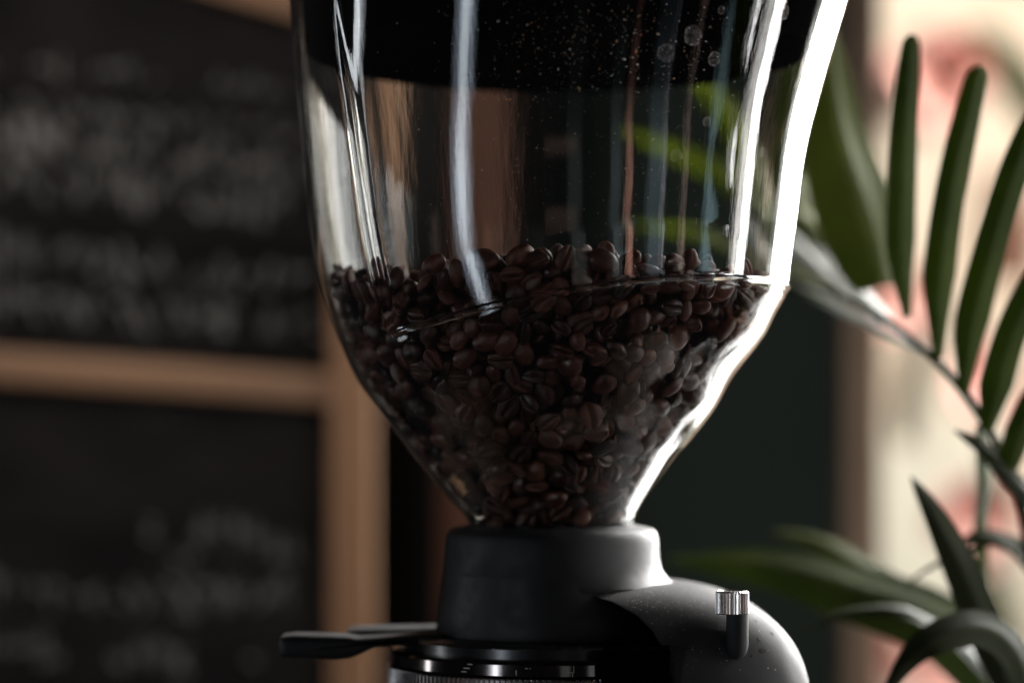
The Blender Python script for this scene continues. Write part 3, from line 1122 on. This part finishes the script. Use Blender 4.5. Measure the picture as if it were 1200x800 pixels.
def tube(path, r0, r1, mat, root, name='stem', n=40, m=10):
    P_ = bez([at(*p) for p in path], n)
    bm = bmesh.new(); rings = []
    for k, p in enumerate(P_):
        tan = (P_[min(k + 1, n)] - P_[max(k - 1, 0)]).normalized()
        s = tan.cross(Vector((.1, 1, .05))).normalized(); t_ = s.cross(tan)
        r_ = (r0 + (r1 - r0) * k / n) * (p.y + D) / F
        rings.append([bm.verts.new(p + (s * math.cos(a_) + t_ * math.sin(a_)) * r_) for a_ in [2 * math.pi * i / m for i in range(m)]])
    for a_, b_ in zip(rings, rings[1:]):
        for i in range(m):
            j = (i + 1) % m
            bm.faces.new((a_[i], a_[j], b_[j], b_[i]))
    bm.faces.new(rings[0]); bm.faces.new(rings[-1])
    recalc(bm)
    bmesh.ops.translate(bm, verts=bm.verts, vec=-root.location)
    return link(name, to_mesh(name, bm), mat, root)

potx, poty = 0.33, 0.16
palm = empty('palm_plant', (potx, poty, ZC))
tag(palm, 'green potted palm with long narrow leaves to the right of the grinder', 'palm plant')
# pot and soil below the frame
bm = bmesh.new()
lathe(bm, [(r_, z_) for r_, z_ in [(.001, .004), (.06, .004), (.066, 0), (.085, .13), (.09, .132), (.09, .15), (.082, .15), (.078, .125), (.001, .125)]], 0, 0, 48)
recalc(bm)
link('pot', to_mesh('pot', bm), M['pot'], palm)
bm = bmesh.new(); lathe(bm, [(.001, .132), (.05, .134), (.079, .128)], 0, 0, 32)
link('soil', to_mesh('soil', bm), M['soil'], palm)['kind'] = 'stuff'
base_pt = lambda: None
def px_of(v):
    s = (v[1] + D) / F
    return (v[0] / s + 600, 500 - v[2] / s, v[1])
pb = px_of((potx, poty, ZC + .13))
# front frond
tube([pb, (1250, 800, .12), (1195, 585, .10), (1160, 505, .10), (1112, 438, .11), (1050, 382, .13), (985, 345, .16), (925, 325, .19)], 8, 3, M['stem'], palm)
L, Ll, Ld = M['leaf'], M['leaf_light'], M['leaf_shaded']
leaf([(1036, 335, .16), (1008, 240, .17), (980, 140, .18), (966, 0, .19)], 104, Ll, palm, fold=.35)
leaf([(1063, 372, .11), (1057, 290, .10), (1060, 190, .09), (1063, 120, .085), (1069, 40, .08)], 40, L, palm, blunt=True)
leaf([(1100, 420, .10), (1102, 330, .085), (1113, 240, .075), (1130, 155, .07), (1148, 78, .07)], 44, L, palm, blunt=True)
leaf([(1130, 460, .09), (1140, 380, .08), (1163, 290, .07), (1190, 200, .06), (1225, 110, .06)], 46, L, palm, blunt=True)
leaf([(1158, 505, .09), (1172, 440, .08), (1195, 370, .07), (1235, 290, .06)], 46, L, palm, blunt=True)
leaf([(1180, 555, .09), (1205, 480, .08), (1250, 400, .07)], 34, L, palm)
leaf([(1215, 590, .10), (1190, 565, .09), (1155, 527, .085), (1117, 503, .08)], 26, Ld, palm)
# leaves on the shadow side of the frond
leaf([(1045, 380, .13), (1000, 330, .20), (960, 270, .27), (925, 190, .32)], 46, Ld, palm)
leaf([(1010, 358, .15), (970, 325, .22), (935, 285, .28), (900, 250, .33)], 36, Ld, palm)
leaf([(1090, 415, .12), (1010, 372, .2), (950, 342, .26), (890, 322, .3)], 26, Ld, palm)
leaf([(985, 345, .16), (905, 300, .26), (820, 272, .34), (735, 262, .38)], 26, M['leaf_lit'], palm)
leaf([(1000, 300, .20), (900, 222, .30), (820, 186, .34), (728, 152, .36)], 36, M['leaf_lit'], palm)
leaf([(1010, 330, .22), (925, 210, .30), (865, 128, .33), (800, 78, .34)], 44, M['leaf_lit'], palm)
leaf([(1150, 495, .10), (1155, 570, .14), (1150, 640, .18), (1165, 740, .2)], 26, L, palm)
# lower leaves
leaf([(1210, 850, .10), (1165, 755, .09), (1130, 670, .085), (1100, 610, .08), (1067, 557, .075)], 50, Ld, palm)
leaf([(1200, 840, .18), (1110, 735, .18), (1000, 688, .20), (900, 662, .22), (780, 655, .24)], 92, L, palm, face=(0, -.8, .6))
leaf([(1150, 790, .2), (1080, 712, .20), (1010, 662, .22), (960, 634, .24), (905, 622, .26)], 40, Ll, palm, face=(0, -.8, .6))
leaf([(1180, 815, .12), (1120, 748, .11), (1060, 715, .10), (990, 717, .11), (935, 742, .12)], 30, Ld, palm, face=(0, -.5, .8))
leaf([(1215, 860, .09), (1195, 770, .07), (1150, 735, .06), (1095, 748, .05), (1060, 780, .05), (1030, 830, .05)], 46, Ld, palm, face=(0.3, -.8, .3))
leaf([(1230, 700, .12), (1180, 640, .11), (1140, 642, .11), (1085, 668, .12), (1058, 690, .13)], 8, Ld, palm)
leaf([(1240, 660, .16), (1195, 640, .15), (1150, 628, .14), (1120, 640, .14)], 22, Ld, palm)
# leaves added out of frame on the near right to reflect in the glass
leaf([(1400, 700, .10), (1640, 330, -.08), (1860, -40, -.18), (2150, -320, -.26)], 110, Ll, palm, face=(-1, .2, 0))
leaf([(1400, 700, .10), (1700, 300, -.10), (2000, 60, -.20), (2350, 10, -.28)], 90, Ll, palm, face=(-1, .2, 0))
for pth in ([pb, (1300, 850, .16), (1215, 860, .10)], [pb, (1320, 900, .15), (1210, 840, .15)], [pb, (1400, 850, .12), (1400, 700, .10)]):
    tube(pth, 7, 4, M['stem'], palm)

# blurred pink blossoms far behind the palm
shrub = empty('flowering_shrub', at(1200, 1300, 2.62))
tag(shrub, 'blurred pink flowering plant far behind the palm in front of the bright wall', 'flowering plant')
def blossom(px, py, size, Y=2.6):
    c_ = at(px, py, Y); r_ = size * (Y + D) / F
    bm = bmesh.new()
    for k in range(9):
        a_ = 2 * math.pi * k / 9 + rr.uniform(-.2, .2)
        tilt = rr.uniform(.1, .8)
        d_ = Vector((math.cos(a_) * math.cos(tilt), -math.sin(tilt), math.sin(a_) * math.cos(tilt)))
        s_ = d_.cross(Vector((0, -1, 0))).normalized()
        n_ = s_.cross(d_)
        pv = []
        for t, w_ in ((0, .1), (.35, .34), (.7, .42), (.92, .25), (1, .05)):
            pv.append([bm.verts.new(c_ + d_ * r_ * t + s_ * r_ * w_ * s2 + n_ * r_ * .12 * (t * t - abs(s2) * .4)) for s2 in (-1, 0, 1)])
        for a2, b2 in zip(pv, pv[1:]):
            for j in range(2):
                bm.faces.new((a2[j], a2[j + 1], b2[j + 1], b2[j]))
    recalc(bm)
    bmesh.ops.translate(bm, verts=bm.verts, vec=-shrub.location)
    return link('blossom', to_mesh('blossom', bm), M['petal'], shrub)
for (px, py, s) in [(1092, 95, 52), (1075, 125, 34), (1112, 75, 30), (1046, 355, 38), (1030, 330, 26), (1062, 372, 24), (1148, 455, 36), (1160, 420, 22), (1140, 600, 42), (1152, 640, 26), (1105, 785, 44), (1020, 770, 36)]:
    blossom(px, py, s * 1.35)
for pth, w_, mt in [([(1190, 330, 2.7), (1185, 240, 2.68), (1150, 200, 2.66)], 70, 'wood_dark'), ([(1230, 150, 2.7), (1180, 70, 2.68), (1130, 30, 2.66)], 60, 'stem'), ([(1060, 520, 2.7), (1075, 430, 2.68), (1130, 350, 2.66)], 30, 'stem'), ([(1190, 760, 2.7), (1160, 690, 2.68), (1165, 620, 2.66)], 40, 'leaf_light')]:
    leaf(pth, w_, M[mt], shrub, n=16)
for (a_, b_) in [((1200, 1300, 2.62), (1092, 95, 2.64)), ((1200, 1300, 2.62), (1046, 355, 2.64)), ((1200, 1300, 2.62), (1148, 455, 2.64)), ((1200, 1300, 2.62), (1105, 785, 2.64)), ((1200, 1300, 2.62), (1140, 600, 2.64)), ((1200, 1300, 2.62), (1020, 770, 2.64))]:
    mid = ((a_[0] + b_[0]) / 2 + 40, (a_[1] + b_[1]) / 2, 2.66)
    tube([a_, mid, b_], 3, 1.2, M['stem'], shrub)
